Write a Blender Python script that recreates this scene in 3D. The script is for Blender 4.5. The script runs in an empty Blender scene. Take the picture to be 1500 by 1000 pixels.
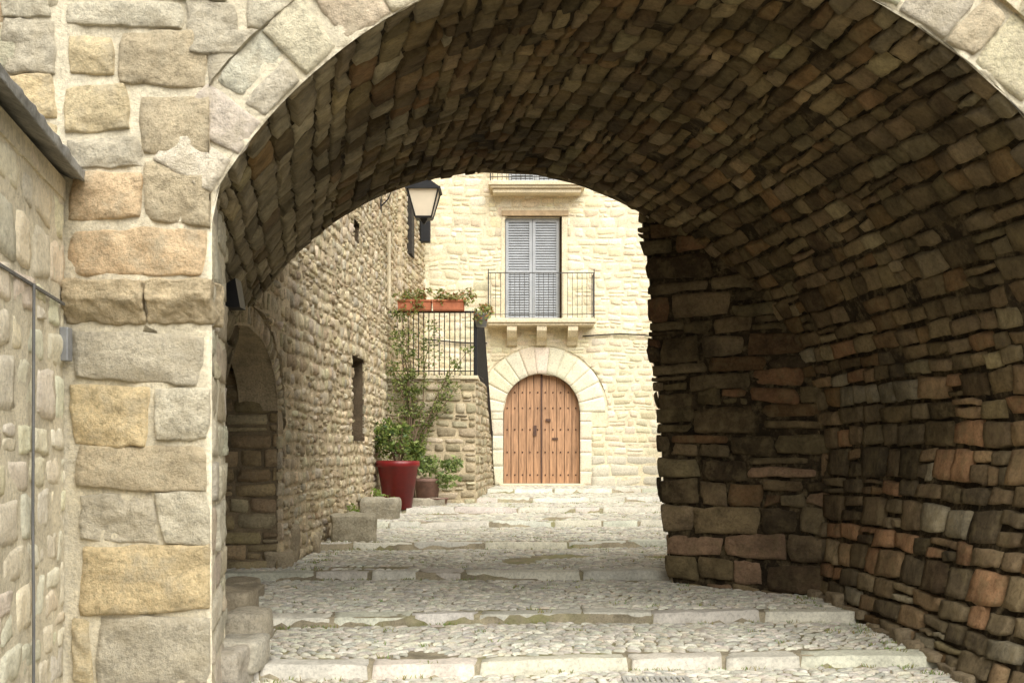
import bpy, math, numpy as np
from mathutils import Vector
R_=np.random.RandomState
E=1.6; F=1700.0
def PX(xp,yp,d): return ((xp-750)/F*d, d, E+(659-yp)/F*d)
# ---------------------------------------------------------------- noise
def _h(i,j,k):
    n=(i*73856093)^(j*19349663)^(k*83492791)
    n=n&0x7fffffff
    n=((n<<13)^n)&0x7fffffff
    n=(n*((n*n*15731+789221)&0x7fffffff)+1376312589)&0x7fffffff
    return n/float(0x7fffffff)
def vn(P):
    P=np.asarray(P,float); i=np.floor(P).astype(np.int64); f=P-i; f=f*f*(3-2*f)
    x,y,z=i[...,0],i[...,1],i[...,2]; a,b,c=f[...,0],f[...,1],f[...,2]
    r=0
    for dx in (0,1):
        for dy in (0,1):
            for dz in (0,1):
                w=(a if dx else 1-a)*(b if dy else 1-b)*(c if dz else 1-c)
                r=r+w*_h(x+dx,y+dy,z+dz)
    return r*2-1
def n3(x,y,z): return vn(np.stack(np.broadcast_arrays(x,y,z),-1))
# ---------------------------------------------------------------- mesh helpers
COL=bpy.context.scene.collection
def empty(name):
    o=bpy.data.objects.new(name,None); COL.objects.link(o); return o
def mesh(name,V,Fc,mat,parent=None,smooth=False,cols=None):
    V=np.asarray(V,float).reshape(-1,3)
    me=bpy.data.meshes.new(name)
    if isinstance(Fc,np.ndarray):
        nf,k=Fc.shape
        me.vertices.add(len(V)); me.vertices.foreach_set("co",V.ravel())
        me.loops.add(nf*k); me.loops.foreach_set("vertex_index",Fc.ravel().astype(np.int32))
        me.polygons.add(nf); me.polygons.foreach_set("loop_start",np.arange(0,nf*k,k,dtype=np.int32))
        me.update(calc_edges=True)
    else:
        me.from_pydata([tuple(v) for v in V],[],Fc); me.update()
    if cols is not None:
        a=me.attributes.new("col",'FLOAT_COLOR','POINT')
        c=np.ones((len(V),4)); c[:,:3]=cols; a.data.foreach_set("color",c.ravel())
    me.validate()
    if smooth: me.polygons.foreach_set("use_smooth",np.ones(len(me.polygons),bool))
    if mat: me.materials.append(mat)
    o=bpy.data.objects.new(name,me); COL.objects.link(o)
    if parent: o.parent=parent
    return o
class B:
    """accumulates simple parts"""
    def __init__(s): s.V=[]; s.F=[]
    def add(s,v,f):
        o=len(s.V); s.V+= [tuple(p) for p in v]; s.F+=[tuple(i+o for i in q) for q in f]
    def box(s,x0,x1,y0,y1,z0,z1):
        v=[(x,y,z) for z in (z0,z1) for (x,y) in ((x0,y0),(x1,y0),(x1,y1),(x0,y1))]
        s.add(v,[(3,2,1,0),(4,5,6,7),(0,1,5,4),(1,2,6,5),(2,3,7,6),(3,0,4,7)])
    def frus(s,c,z0,z1,a0,a1,n=4,rot=math.pi/4):
        v=[]
        for z,a in ((z0,a0),(z1,a1)):
            for i in range(n):
                t=rot+2*math.pi*i/n; v.append((c[0]+a*math.cos(t),c[1]+a*math.sin(t),z))
        f=[(i,(i+1)%n,n+(i+1)%n,n+i) for i in range(n)]+[tuple(range(n))[::-1],tuple(range(n,2*n))]
        s.add(v,f)
    def tube(s,pts,r,n=6):
        pts=[Vector(p) for p in pts]; m=len(pts); v=[]
        if not hasattr(r,'__len__'): r=[r]*m
        for i,p in enumerate(pts):
            t=(pts[min(i+1,m-1)]-pts[max(i-1,0)]).normalized()
            up=Vector((0,0,1)) if abs(t.z)<.9 else Vector((1,0,0))
            a=t.cross(up).normalized(); b=t.cross(a)
            for k in range(n):
                q=2*math.pi*k/n; v.append(p+a*math.cos(q)*r[i]+b*math.sin(q)*r[i])
        f=[(i*n+k,i*n+(k+1)%n,(i+1)*n+(k+1)%n,(i+1)*n+k) for i in range(m-1) for k in range(n)]
        f+=[tuple(range(n))[::-1],tuple(range((m-1)*n,m*n))]
        s.add(v,f)
    def lathe(s,c,prof,n=28):
        v=[];m=len(prof)
        for r,z in prof:
            for k in range(n):
                q=2*math.pi*k/n; v.append((c[0]+r*math.cos(q),c[1]+r*math.sin(q),c[2]+z))
        f=[(i*n+k,i*n+(k+1)%n,(i+1)*n+(k+1)%n,(i+1)*n+k) for i in range(m-1) for k in range(n)]
        s.add(v,f)
    def obj(s,name,mat,parent=None,bevel=0,smooth=False):
        o=mesh(name,s.V,s.F,mat,parent,smooth)
        if bevel:
            b=o.modifiers.new("b",'BEVEL'); b.width=bevel; b.segments=2
        return o
# ---------------------------------------------------------------- materials
def newmat(name):
    m=bpy.data.materials.new(name); m.use_nodes=True; nt=m.node_tree
    return m,nt,nt.nodes["Principled BSDF"],nt.nodes.new,nt.links.new
def noise(nt,sc,det=4,rough=.6,vec=None,dist=0):
    n=nt.nodes.new("ShaderNodeTexNoise"); n.inputs["Scale"].default_value=sc
    n.inputs["Detail"].default_value=det; n.inputs["Roughness"].default_value=rough
    n.inputs["Distortion"].default_value=dist
    if vec: nt.links.new(vec,n.inputs["Vector"])
    return n
def ramp(nt,src,stops):
    r=nt.nodes.new("ShaderNodeValToRGB"); nt.links.new(src,r.inputs[0])
    e=r.color_ramp.elements
    while len(e)<len(stops): e.new(.5)
    for q,(p,c) in zip(e,stops):
        q.position=p; q.color=(*c,1) if hasattr(c,'__len__') else (c,c,c,1)
    return r
def mixc(nt,mode,fac,a,b):
    m=nt.nodes.new("ShaderNodeMix"); m.data_type='RGBA'; m.blend_type=mode
    for sock,val in ((m.inputs[0],fac),(m.inputs[6],a),(m.inputs[7],b)):
        if hasattr(val,'is_linked'): nt.links.new(val,sock)
        elif hasattr(val,'__len__'): sock.default_value=(*val,1)
        else: sock.default_value=val
    return m.outputs[2]
def stonemat(name,sc=1.,bump=.6,dist=.02,base=None,lo=.5,hi=1.25,tint=None,tintamt=.5,rough=.92,moss=None,fine=.66,soot=None):
    m,nt,bs,N,L=newmat(name)
    tc=N("ShaderNodeTexCoord").outputs["Object"]
    if base is None:
        a=N("ShaderNodeAttribute"); a.attribute_name="col"; c=a.outputs["Color"]
    else: c=base
    n1=noise(nt,2.2*sc,5,.65,tc); r1=ramp(nt,n1.outputs[0],[(.3,lo),(.52,1.),(.75,hi)])
    c=mixc(nt,'MULTIPLY',1.,c,r1.outputs[0])
    n2=noise(nt,22*sc,4,.75,tc); r2=ramp(nt,n2.outputs[0],[(.32,fine),(.5,1.),(.70,1.2)])
    c=mixc(nt,'MULTIPLY',.9,c,r2.outputs[0])
    if tint:
        n3_=noise(nt,5*sc,4,.65,tc); r3=ramp(nt,n3_.outputs[0],[(.48,0.),(.66,tintamt)])
        c=mixc(nt,'MIX',r3.outputs[0],c,tint)
    if soot:
        n7=noise(nt,.7,4,.6,tc); r7=ramp(nt,n7.outputs[0],[(.36,soot),(.62,1.)])
        c=mixc(nt,'MULTIPLY',1.,c,r7.outputs[0])
    if moss:
        n4=noise(nt,.9,4,.62,tc); r4=ramp(nt,n4.outputs[0],[(.5,0.),(.66,moss[1])])
        c=mixc(nt,'MIX',r4.outputs[0],c,moss[0])
    L(c,bs.inputs["Base Color"]); bs.inputs["Roughness"].default_value=rough
    bs.inputs["Specular IOR Level"].default_value=.2
    n5=noise(nt,16*sc,6,.78,tc); bp=N("ShaderNodeBump"); bp.inputs["Strength"].default_value=bump
    bp.inputs["Distance"].default_value=dist*2; L(n5.outputs[0],bp.inputs["Height"])
    L(bp.outputs[0],bs.inputs["Normal"])
    return m
def plain(name,col,rough=.6,metal=0,var=.25,sc=8,bump=.15,stretch=None):
    m,nt,bs,N,L=newmat(name)
    tc=N("ShaderNodeTexCoord").outputs["Object"]
    if stretch:
        mp=N("ShaderNodeMapping"); mp.inputs["Scale"].default_value=stretch; L(tc,mp.inputs[0]); tc=mp.outputs[0]
    n=noise(nt,sc,4,.65,tc); r=ramp(nt,n.outputs[0],[(.3,1-var),(.7,1+var)])
    L(mixc(nt,'MULTIPLY',1.,col,r.outputs[0]),bs.inputs["Base Color"])
    bs.inputs["Roughness"].default_value=rough; bs.inputs["Metallic"].default_value=metal
    b=N("ShaderNodeBump"); b.inputs["Strength"].default_value=bump; b.inputs["Distance"].default_value=.01
    L(n.outputs[0],b.inputs["Height"]); L(b.outputs[0],bs.inputs["Normal"])
    return m
M_fac=stonemat("facade_stone",1.3,1.,.022,lo=.74,hi=1.16,tint=(.56,.49,.36),tintamt=.6,fine=.6)
M_facm=stonemat("facade_mortar",1.5,.8,.014,base=(.72,.65,.50),lo=.74,hi=1.12,tint=(.55,.50,.40),tintamt=.5)
M_bw=stonemat("boundary_stone",1.3,.8,.016,lo=.84,hi=1.1,fine=.75)
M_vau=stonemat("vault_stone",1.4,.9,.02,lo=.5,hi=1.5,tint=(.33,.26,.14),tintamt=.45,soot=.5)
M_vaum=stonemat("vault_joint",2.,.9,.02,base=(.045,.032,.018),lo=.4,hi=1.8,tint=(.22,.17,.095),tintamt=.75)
M_wal=stonemat("rubble_stone",1.6,.9,.02,lo=.66,hi=1.22,tint=(.42,.35,.24),tintamt=.35,fine=.6)
M_walm=stonemat("rubble_mortar",2.,.9,.015,base=(.64,.53,.36),lo=.66,hi=1.15)
M_hou=stonemat("house_stone",1.2,.6,.010,lo=.86,hi=1.06)
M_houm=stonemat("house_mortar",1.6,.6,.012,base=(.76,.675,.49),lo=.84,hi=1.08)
M_cob=stonemat("cobble_stone",1.5,.5,.005,lo=.75,hi=1.2,rough=.75)
M_dirt=stonemat("street_bedding",2.,.8,.01,base=(.33,.285,.20),lo=.6,hi=1.4,moss=((.24,.25,.09),.7))
M_kerb=stonemat("kerb_stone",1.6,.6,.008,lo=.78,hi=1.15,rough=.8)
M_iron=plain("black_iron",(.02,.02,.022),.5,.6)
M_slate=stonemat("slate",1.5,.6,.01,base=(.24,.235,.22),lo=.6,hi=1.6)
M_shut=plain("shutter_paint",(.38,.40,.43),.55,0,.12,5,.1)
M_wood=plain("door_wood",(.40,.225,.125),.62,0,.42,3.2,.4,stretch=(9,3,.7))
M_terra=plain("terracotta",(.40,.13,.06),.75,0,.25,7)
M_red=plain("red_glazed_pot",(.19,.010,.012),.38,0,.25,4,.05)
M_pot=plain("old_clay_pot",(.24,.14,.11),.8,0,.3,7)
M_glass=plain("frosted_glass",(.78,.69,.55),.35,0,.06,3,.02)
M_dark=plain("dark_interior",(.03,.025,.02),.9)
M_trim=stonemat("dressed_stone",1.2,.4,.008,base=(.70,.61,.44),lo=.8,hi=1.1)
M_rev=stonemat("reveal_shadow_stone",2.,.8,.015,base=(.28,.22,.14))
M_earth=stonemat("earth",1.,.6,.02,base=(.22,.18,.12),moss=((.07,.09,.03),.7))
M_roof=plain("roof_tile",(.3,.17,.1),.85,0,.3,5)
M_grey=plain("grey_metal",(.3,.31,.33),.5,.5,.15)
def leafmat(name):
    m,nt,bs,N,L=newmat(name)
    a=N("ShaderNodeAttribute"); a.attribute_name="col"; L(a.outputs["Color"],bs.inputs["Base Color"])
    bs.inputs["Roughness"].default_value=.55
    t=N("ShaderNodeBsdfTranslucent"); L(a.outputs["Color"],t.inputs[0])
    mx=N("ShaderNodeMixShader"); mx.inputs[0].default_value=.35
    L(bs.outputs[0],mx.inputs[1]); L(t.outputs[0],mx.inputs[2]); L(mx.outputs[0],nt.nodes["Material Output"].inputs[0])
    return m
M_leaf=leafmat("leaf")
M_stem=plain("stem_bark",(.16,.11,.07),.85)
# ---------------------------------------------------------------- stone field
def cells(u0,u1,v0,v1,hr,lr,rng,split=.2):
    out=[]; v=v0
    while v<v1-.01:
        h=rng.uniform(*hr); h=min(h,v1-v) if v1-v-h>hr[0]*.6 else v1-v
        u=u0-rng.uniform(0,lr[1]*.6)
        while u<u1:
            l=rng.uniform(*lr)**1.0; a,b=max(u,u0),min(u+l,u1)
            if b-a>.03:
                if rng.rand()<split:
                    q=rng.uniform(.35,.65); 
                    if rng.rand()<.5: out+=[(a,v,b,v+h*q),(a,v+h*q,b,v+h)]
                    else:
                        w=a+(b-a)*rng.uniform(.4,.6)
                        out+=[(a,v,w,v+h*q),(w,v,b,v+h*q),(a,v+h*q,b,v+h)]
                else: out.append((a,v,b,v+h))
            u+=l
        v+=h
    return np.array(out)
def pal(P,rng,n,br=.16):
    P=np.array(P); c=P[rng.randint(0,len(P),n)]
    return c*(1+rng.uniform(-br,br,(n,1)))*(1+rng.uniform(-.04,.04,(n,3)))
def stones(name,C,mapf,mat,palette,parent=None,seed=0,gap=.012,depth=.03,bulge=.03,rough=.012,base=.0,
           n=7,rnd=.35,jit=.015,warp=.03,wsc=1.3,clip=None,colf=None,drop=0,tilt=.01,br=.16,cols=None,edge=.88,wob=.7):
    rng=R_(seed); C=np.array(C,float)
    if drop:
        k=rng.rand(len(C))>drop; C=C[k]
    N=len(C)
    g=np.linspace(-1,1,n-2)*edge; g=np.concatenate([[-1],g,[1]])
    S,T=np.meshgrid(g,g,indexing='ij')
    rk=rnd*(.6+.8*rng.rand(N,1,1))
    s=S*np.sqrt(np.clip(1-rk*T**2/1.3,0,1)); t=T*np.sqrt(np.clip(1-rk*S**2/1.3,0,1))
    a=(s+1)/2; b=(t+1)/2
    gg=gap*(.6+.8*rng.rand(N,4))
    u0,v0,u1,v1=C[:,0]+gg[:,0],C[:,1]+gg[:,1],C[:,2]-gg[:,2],C[:,3]-gg[:,3]
    J=rng.uniform(-1,1,(N,4,2))*np.minimum(jit,np.stack([(u1-u0)*.22,(v1-v0)*.22],-1).min(-1))[:,None,None]
    c00=np.stack([u0,v0],-1)+J[:,0]; c10=np.stack([u1,v0],-1)+J[:,1]; c11=np.stack([u1,v1],-1)+J[:,2]; c01=np.stack([u0,v1],-1)+J[:,3]
    def bl(k): return (c00[:,k,None,None]*(1-a)*(1-b)+c10[:,k,None,None]*a*(1-b)+c11[:,k,None,None]*a*b+c01[:,k,None,None]*(1-a)*b)
    U,V=bl(0),bl(1)
    off=rng.rand(N,1,1)*50
    U=U+n3(U*14,V*14,off)*gap*wob; V=V+n3(U*14,V*14,off+9)*gap*wob
    U0,V0=U.copy(),V.copy()
    U=U+n3(U0*wsc,V0*wsc,np.full_like(U,3.3+seed))*warp*.6; V=V+n3(U0*wsc,V0*wsc,np.full_like(U,7.7+seed))*warp
    m=np.maximum(np.abs(S),np.abs(T))
    H=base+bulge*(.35+.65*rng.rand(N,1,1))*(1-m**2.5)+rng.uniform(-.5,.5,(N,1,1))*tilt*2
    H=H+tilt*(rng.uniform(-1,1,(N,1,1))*S+rng.uniform(-1,1,(N,1,1))*T)
    H=H+rough*n3(U*9,V*9,off)+rough*.5*n3(U*25,V*25,off)
    H=np.where(m>.999,base-depth,H)
    if clip: 
        U,V=clip(U,V)
        ok=((U.max((1,2))-U.min((1,2)))>.035)&((V.max((1,2))-V.min((1,2)))>.035)
    else: ok=np.ones(N,bool)
    cc=pal(palette,rng,N,br) if cols is None else np.array(cols)*(1+rng.uniform(-.05,.05,(N,1)))
    if colf: cc=colf(cc,(C[:,0]+C[:,2])/2,(C[:,1]+C[:,3])/2,rng)
    U,V,H,cc=U[ok],V[ok],H[ok],cc[ok]; N=len(U)
    P=mapf(U,V,H)
    idx=np.arange(n*n).reshape(n,n)
    q=np.stack([idx[:-1,:-1],idx[1:,:-1],idx[1:,1:],idx[:-1,1:]],-1).reshape(-1,4)
    Fc=(q[None]+(np.arange(N)*n*n)[:,None,None]).reshape(-1,4)
    if clip: Fc=Fc[keepq(U,V,Fc,clip)]
    return mesh(name,P.reshape(-1,3),Fc,mat,parent,True,np.repeat(cc,n*n,0))
def keepq(U,V,q,clip,tol=.022):
    uc=U.ravel()[q].mean(1); vc=V.ravel()[q].mean(1); a,b=clip(uc,vc)
    ok=(np.abs(a-uc)+np.abs(b-vc))<tol
    for t in ((0,2),(1,3)):
        for w in (.25,.5,.75):
            uu=U.ravel()[q[:,t[0]]]*w+U.ravel()[q[:,t[1]]]*(1-w); vv=V.ravel()[q[:,t[0]]]*w+V.ravel()[q[:,t[1]]]*(1-w)
            a,b=clip(uu,vv); ok&=(np.abs(a-uu)+np.abs(b-vv))<tol*1.3
    return ok
def backing(name,u0,u1,v0,v1,mapf,mat,parent=None,res=.1,clip=None,h=0.,amp=.006,inside=None):
    nu=max(2,int((u1-u0)/res)+1); nv=max(2,int((v1-v0)/res)+1)
    U,V=np.meshgrid(np.linspace(u0,u1,nu),np.linspace(v0,v1,nv),indexing='ij')
    if clip: U,V=clip(U,V)
    H=h+amp*n3(U*3,V*3,np.full_like(U,1.5))+amp*n3(U*11,V*11,np.full_like(U,4.5))
    P=mapf(U,V,H); idx=np.arange(nu*nv).reshape(nu,nv)
    q=np.stack([idx[:-1,:-1],idx[1:,:-1],idx[1:,1:],idx[:-1,1:]],-1).reshape(-1,4)
    if clip: q=q[keepq(U,V,q,clip)]
    return mesh(name,P.reshape(-1,3),q,mat,parent,True)
def recthole(x0,x1,z0,z1):
    def f(U,V):
        ins=(U>x0)&(U<x1)&(V>z0)&(V<z1)
        d=np.stack([U-x0,x1-U,V-z0,z1-V]); k=d.argmin(0)
        U2=np.where(ins&(k==0),x0,np.where(ins&(k==1),x1,U)); V2=np.where(ins&(k==2),z0,np.where(ins&(k==3),z1,V))
        return U2,V2
    return f
def archhole(cx,r,zs,zb=-99,ry=None,flat=None):
    ry=ry or r
    def f(U,V):
        dx=(U-cx)/r; dz=(V-zs)/ry
        up=(V>zs)&(dx*dx+dz*dz<1); l=np.sqrt(dx*dx+dz*dz)+1e-9
        lo=(V<=zs)&(V>zb)&(np.abs(U-cx)<r)
        U2=np.where(up,cx+dx/l*r,np.where(lo,np.where(U<cx,cx-r,cx+r),U)); V2=np.where(up,zs+dz/l*ry,V)
        return U2,V2
    return f
def chain(*fs):
    def f(U,V):
        for g in fs: U,V=g(U,V)
        return U,V
    return f
def planeY(d): # facing -y
    return lambda U,V,H: np.stack([U,d-H,V],-1)
def line(A,Bp,sign=1):
    A=np.array(A,float);Bp=np.array(Bp,float); t=(Bp-A)/np.linalg.norm(Bp-A); nn=np.array([t[1],-t[0]])*sign
    return (lambda U,V,H: np.stack([A[0]+t[0]*U+nn[0]*H, A[1]+t[1]*U+nn[1]*H, V],-1)), np.linalg.norm(Bp-A)
# =================================================================== ARCHWAY BUILDING
arch=empty("archway_building")
RV=3.04; D1=7.; D2=12.6; TOP=5.3
def cx(d): return .82-.18*(d-7)
JX=-1.81
def openclip(rr,jl,jr):
    def f(U,V):
        dx=U-.82; dz=V-E; l=np.sqrt(dx*dx+dz*dz)+1e-9
        zc=E+math.sqrt(max(rr*rr-(jl-.82)**2,0))
        circ=(l<rr)&(V>E)&((U>jl)|(V>zc))
        U1=np.where(circ,.82+dx/l*rr,U); V1=np.where(circ,E+dz/l*rr,V)
        left=((U>jl)&(U<.82)&(V<zc)&((V<=E)|(l<rr)))
        pj=U-jl; pc=rr-l
        usej=left&((V<=E)|(pj<pc))
        U1=np.where(usej,jl,U1); V1=np.where(usej,V,V1)
        right=(V<=E)&(U>=.82)&(U<jr)
        U1=np.where(right,jr,U1)
        return U1,V1
    return f
fp=planeY(D1)
oc=openclip(RV,JX,.82+RV)
oc2=openclip(RV+.40,JX-.01,.82+RV)
backing("facade_mortar",-5.5,7,-.2,TOP,fp,M_facm,arch,.07,oc,h=0,amp=.008)
FT=[(.68,.56,.36),(.70,.54,.34),(.62,.56,.42),(.73,.66,.51),(.62,.52,.35),(.68,.61,.46)]
rng=R_(5)
Cg=cells(-5.5,-2.72,3.0,TOP,(.2,.36),(.28,.6),rng); Cg=Cg[(Cg[:,2]<-2.9)|(Cg[:,3]>4.35)|(Cg[:,1]<3.)]
C2=cells(-2.70,7,4.33,TOP,(.2,.34),(.3,.7),rng)
C3=cells(.82+RV,7,0,4.33,(.22,.34),(.3,.7),rng)
C4=cells(-5.5,-2.72,0,3.0,(.22,.34),(.3,.6),rng)
C5=cells(2.2,.82+RV,3.2,4.33,(.2,.3),(.3,.6),rng)
stones("facade_rubble",np.concatenate([Cg,C2,C3,C4,C5]),fp,M_fac,FT,arch,1,gap=.014,bulge=.025,rough=.014,base=.014,n=10,jit=.05,clip=oc2,warp=.05,rnd=.25)
tan=(.70,.58,.37);pch=(.74,.56,.36);gry=(.62,.56,.44);lgr=(.72,.66,.52);brn=(.62,.52,.36);yel=(.76,.61,.37)
PS=[(104,482,302,563,gry),(104,566,226,645,yel),(228,562,312,646,lgr),(108,648,312,713,brn),(108,717,228,794,gry),(230,716,314,794,lgr),
(112,797,315,901,yel),(135,904,318,1004,gry),(98,904,132,1004,tan),(100,1008,318,1100,tan),
(96,335,305,411,pch),(98,250,210,332,pch),(213,240,324,332,brn),(96,199,210,247,gry),(100,122,196,196,tan),(200,132,350,237,brn),
(168,50,300,129,brn),(96,48,165,119,tan),(96,2,270,47,lgr),(274,0,350,75,gry),(304,50,420,135,gry),(355,-40,470,46,lgr),(96,-50,200,-2,tan),(205,-50,340,-2,gry),
(2,-20,80,28,lgr),(2,31,80,111,gry),(-10,114,80,172,yel),(14,175,84,214,tan),(-70,34,-2,108,tan)]
C=[];cc=[]
for a,b,c,d,k in PS:
    C.append((PX(a,0,7)[0],PX(0,d,7)[2],PX(c,0,7)[0],PX(0,b,7)[2])); cc.append(k)
stones("pier_blocks",C,fp,M_fac,FT,arch,2,gap=.007,bulge=.028,rough=.019,base=.017,n=24,rnd=.10,jit=.035,clip=oc2,warp=.022,cols=cc,tilt=.006,edge=.955,wob=1.5)
def ringmap(cx0,zc,d):
    return lambda U,V,H: np.stack([cx0+V*np.cos(U),np.full_like(U,d)-H,zc+V*np.sin(U)],-1)
rng=R_(8); C=[];th=0.
tend=math.acos(-2.63/3.04)
while th<tend:
    w=rng.uniform(.06,.13); a2=min(th+w,tend); 
    if rng.rand()<.3: q=RV+rng.uniform(.15,.25); C+=[(th,RV,a2,q),(th,q,a2,RV+.40+rng.uniform(0,.04))]
    else: C.append((th,RV,a2,RV+.34+rng.uniform(0,.10)))
    th+=w
VP_=[(.73,.67,.53),(.68,.62,.48),(.76,.69,.55),(.72,.62,.45)]
C=np.array(C)
C[:,0]*=3.2;C[:,2]*=3.2
stones("arch_voussoirs",C,lambda U,V,H: ringmap(.82,E,D1)(U/3.2,V,H),M_fac,VP_,arch,3,gap=.007,bulge=.018,rough=.015,n=14,rnd=.11,jit=.03,warp=.0,edge=.95,base=.011,wob=1.4)
rm,rl=line((JX,7.),(JX-.216,8.2))
backing("reveal_mortar",0,rl,-.2,3.3,rm,M_facm,arch,.1,h=-.004)
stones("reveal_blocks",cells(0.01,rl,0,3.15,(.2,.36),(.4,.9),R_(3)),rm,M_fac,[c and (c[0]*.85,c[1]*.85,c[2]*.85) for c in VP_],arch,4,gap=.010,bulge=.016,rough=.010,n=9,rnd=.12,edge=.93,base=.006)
mesh("pier_back",[(JX-.216,8.2,-.2),(-2.7,8.2,-.2),(-2.7,8.2,3.4),(JX-.216,8.2,3.4)],[(0,1,2,3)],M_facm,arch)
b=B()
for x0,x1,dy in ((PX(97,0,7)[0],PX(214,0,7)[0],0),(PX(218,0,7)[0],JX+.015,.012)):
    zt=PX(0,412,7)[2]; zm=PX(0,440,7)[2]; zb=PX(0,474,7)[2]
    y=7-.10+dy
    v=[(x0,y,zt),(x1,y,zt),(x1,y-.005,zm),(x0,y-.005,zm),(x0,6.985,zb),(x1,6.985,zb),(x0,7.2,zt),(x1,7.2,zt),(x0,7.2,zb),(x1,7.2,zb)]
    b.add(v,[(0,1,2,3),(3,2,5,4),(0,6,7,1),(0,3,4,8,6),(1,7,9,5,2),(4,5,9,8)])
M_imp=stonemat("impost_stone",1.5,1.,.025,base=(.66,.54,.36),lo=.7,hi=1.2,tint=(.42,.35,.24),tintamt=.6)
o=b.obj("impost_moulding",M_imp,arch,.012)
sd=o.modifiers.new("s",'SUBSURF'); sd.subdivision_type='SIMPLE'; sd.levels=4; sd.render_levels=4
tx=bpy.data.textures.new("rough",'CLOUDS'); tx.noise_scale=.12
dm=o.modifiers.new("d",'DISPLACE'); dm.texture=tx; dm.strength=.06; dm.mid_level=.5; dm.texture_coords='GLOBAL'
# vault
def inw(d): return np.clip(.50*(1-(d-7.6)/4.2),.04,.5)
def vmap(U,V,H):
    d=7+U; c=cx(d); H=H+.025*n3(U*.9,V*.9,np.full_like(U,2.2))
    th=np.clip((V-E)/RV,0,math.pi)
    x=c+(RV-H)*np.cos(th); z=E+(RV-H)*np.sin(th)
    low=V<E; x=np.where(low,c+RV-H-inw(d)*(1-np.clip(V,0,E)/E)**1.1,x); z=np.where(low,V,z)
    s2=V-E-math.pi*RV; hi=s2>0; x=np.where(hi,c-RV+H,x); z=np.where(hi,E-s2,z)
    return np.stack([x,d,z],-1)
VT=E*2+math.pi*RV
backing("vault_joints",0,5.65,-.15,VT,vmap,M_vaum,arch,.1,h=-.035,amp=.028)
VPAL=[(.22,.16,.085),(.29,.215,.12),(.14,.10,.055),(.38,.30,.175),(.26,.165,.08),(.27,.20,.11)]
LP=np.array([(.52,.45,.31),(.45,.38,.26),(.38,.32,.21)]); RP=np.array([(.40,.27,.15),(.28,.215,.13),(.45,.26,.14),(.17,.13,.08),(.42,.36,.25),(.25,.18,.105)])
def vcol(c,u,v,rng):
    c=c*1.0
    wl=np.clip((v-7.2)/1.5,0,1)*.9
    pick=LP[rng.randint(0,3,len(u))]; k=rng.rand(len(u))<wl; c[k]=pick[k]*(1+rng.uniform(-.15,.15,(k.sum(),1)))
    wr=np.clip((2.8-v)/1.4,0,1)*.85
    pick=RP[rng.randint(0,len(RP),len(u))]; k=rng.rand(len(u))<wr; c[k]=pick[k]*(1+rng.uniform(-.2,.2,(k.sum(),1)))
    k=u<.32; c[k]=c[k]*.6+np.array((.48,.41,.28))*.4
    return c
CV=np.concatenate([cells(0.01,5.62,0,2.0,(.15,.30),(.22,.5),R_(11),.22),cells(.01,5.62,2.0,4.2,(.13,.22),(.18,.42),R_(15),.08),cells(.01,5.62,4.2,7.6,(.11,.17),(.17,.40),R_(12),.03),cells(.01,5.62,7.6,VT,(.14,.24),(.25,.6),R_(13),.04)])
def vdrop(C,rng):
    v=C[:,1]; p=np.where((v>2)&(v<7),.035,.006); return C[rng.rand(len(C))>p]
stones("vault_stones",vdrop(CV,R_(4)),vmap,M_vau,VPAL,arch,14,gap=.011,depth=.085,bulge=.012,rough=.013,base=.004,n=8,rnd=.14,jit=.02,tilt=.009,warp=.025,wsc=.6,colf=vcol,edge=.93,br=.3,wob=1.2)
RA=(3.45,11.1);RB=(1.6,12.6)
rwm,rwl=line(RA,RB,-1)
uend=lambda z: 2.22+(z-.2)/4.2*.40+.04*n3(z*3,z*0,z*0+.5)
def rclip(U,V): return np.minimum(U,uend(V)),V
def rclip2(U,V): return np.minimum(U,uend(V)+.03+.035*n3(V*4,V*0,V*0+2.5)),V
backing("end_wall_joints",-.3,2.8,-.1,4.75,rwm,M_vaum,arch,.08,rclip,h=-.02,amp=.02)
RPAL=[(.15,.11,.06),(.21,.16,.09),(.11,.08,.046),(.26,.20,.115),(.19,.115,.06)]  # dark palette: the end wall's shade is put into the stone colour
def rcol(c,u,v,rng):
    c=c*(1+.8*np.clip((1.5-v)/1.2,0,1))[:,None]  # painted shade eases by height, lower courses lighter
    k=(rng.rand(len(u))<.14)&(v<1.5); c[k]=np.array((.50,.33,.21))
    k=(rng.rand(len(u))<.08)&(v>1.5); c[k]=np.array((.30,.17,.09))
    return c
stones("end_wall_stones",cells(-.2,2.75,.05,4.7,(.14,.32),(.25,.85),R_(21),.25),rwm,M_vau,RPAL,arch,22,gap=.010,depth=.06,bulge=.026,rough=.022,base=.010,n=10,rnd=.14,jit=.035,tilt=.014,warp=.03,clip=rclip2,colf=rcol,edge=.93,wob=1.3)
zz=np.linspace(-.1,4.7,50); V=[]
for z in zz:
    p=rwm(np.array(uend(np.array(z))),np.array(z),np.array(0.)); V+= [tuple(p),(p[0]+.25,p[1]+.6,z)]
mesh("end_wall_jamb",V,[(2*i,2*i+1,2*i+3,2*i+2) for i in range(len(zz)-1)],M_walm,arch)
bc=lambda U,V: archhole(cx(12.6),RV,E)(U,V)
bkm=lambda U,V,H: np.stack([U,12.66+H,V],-1)
backing("rear_wall_mortar",-3.6,7,-.1,TOP,bkm,M_walm,arch,.12,bc)
b=B(); b.box(-5.6,7.1,6.9,12.9,TOP,TOP+.12); b.box(7.0,7.1,7.05,12.6,-.2,TOP); b.box(-5.6,-5.5,7.05,12.6,-.2,TOP)
b.obj("roof_slab",M_roof,arch)
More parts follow.
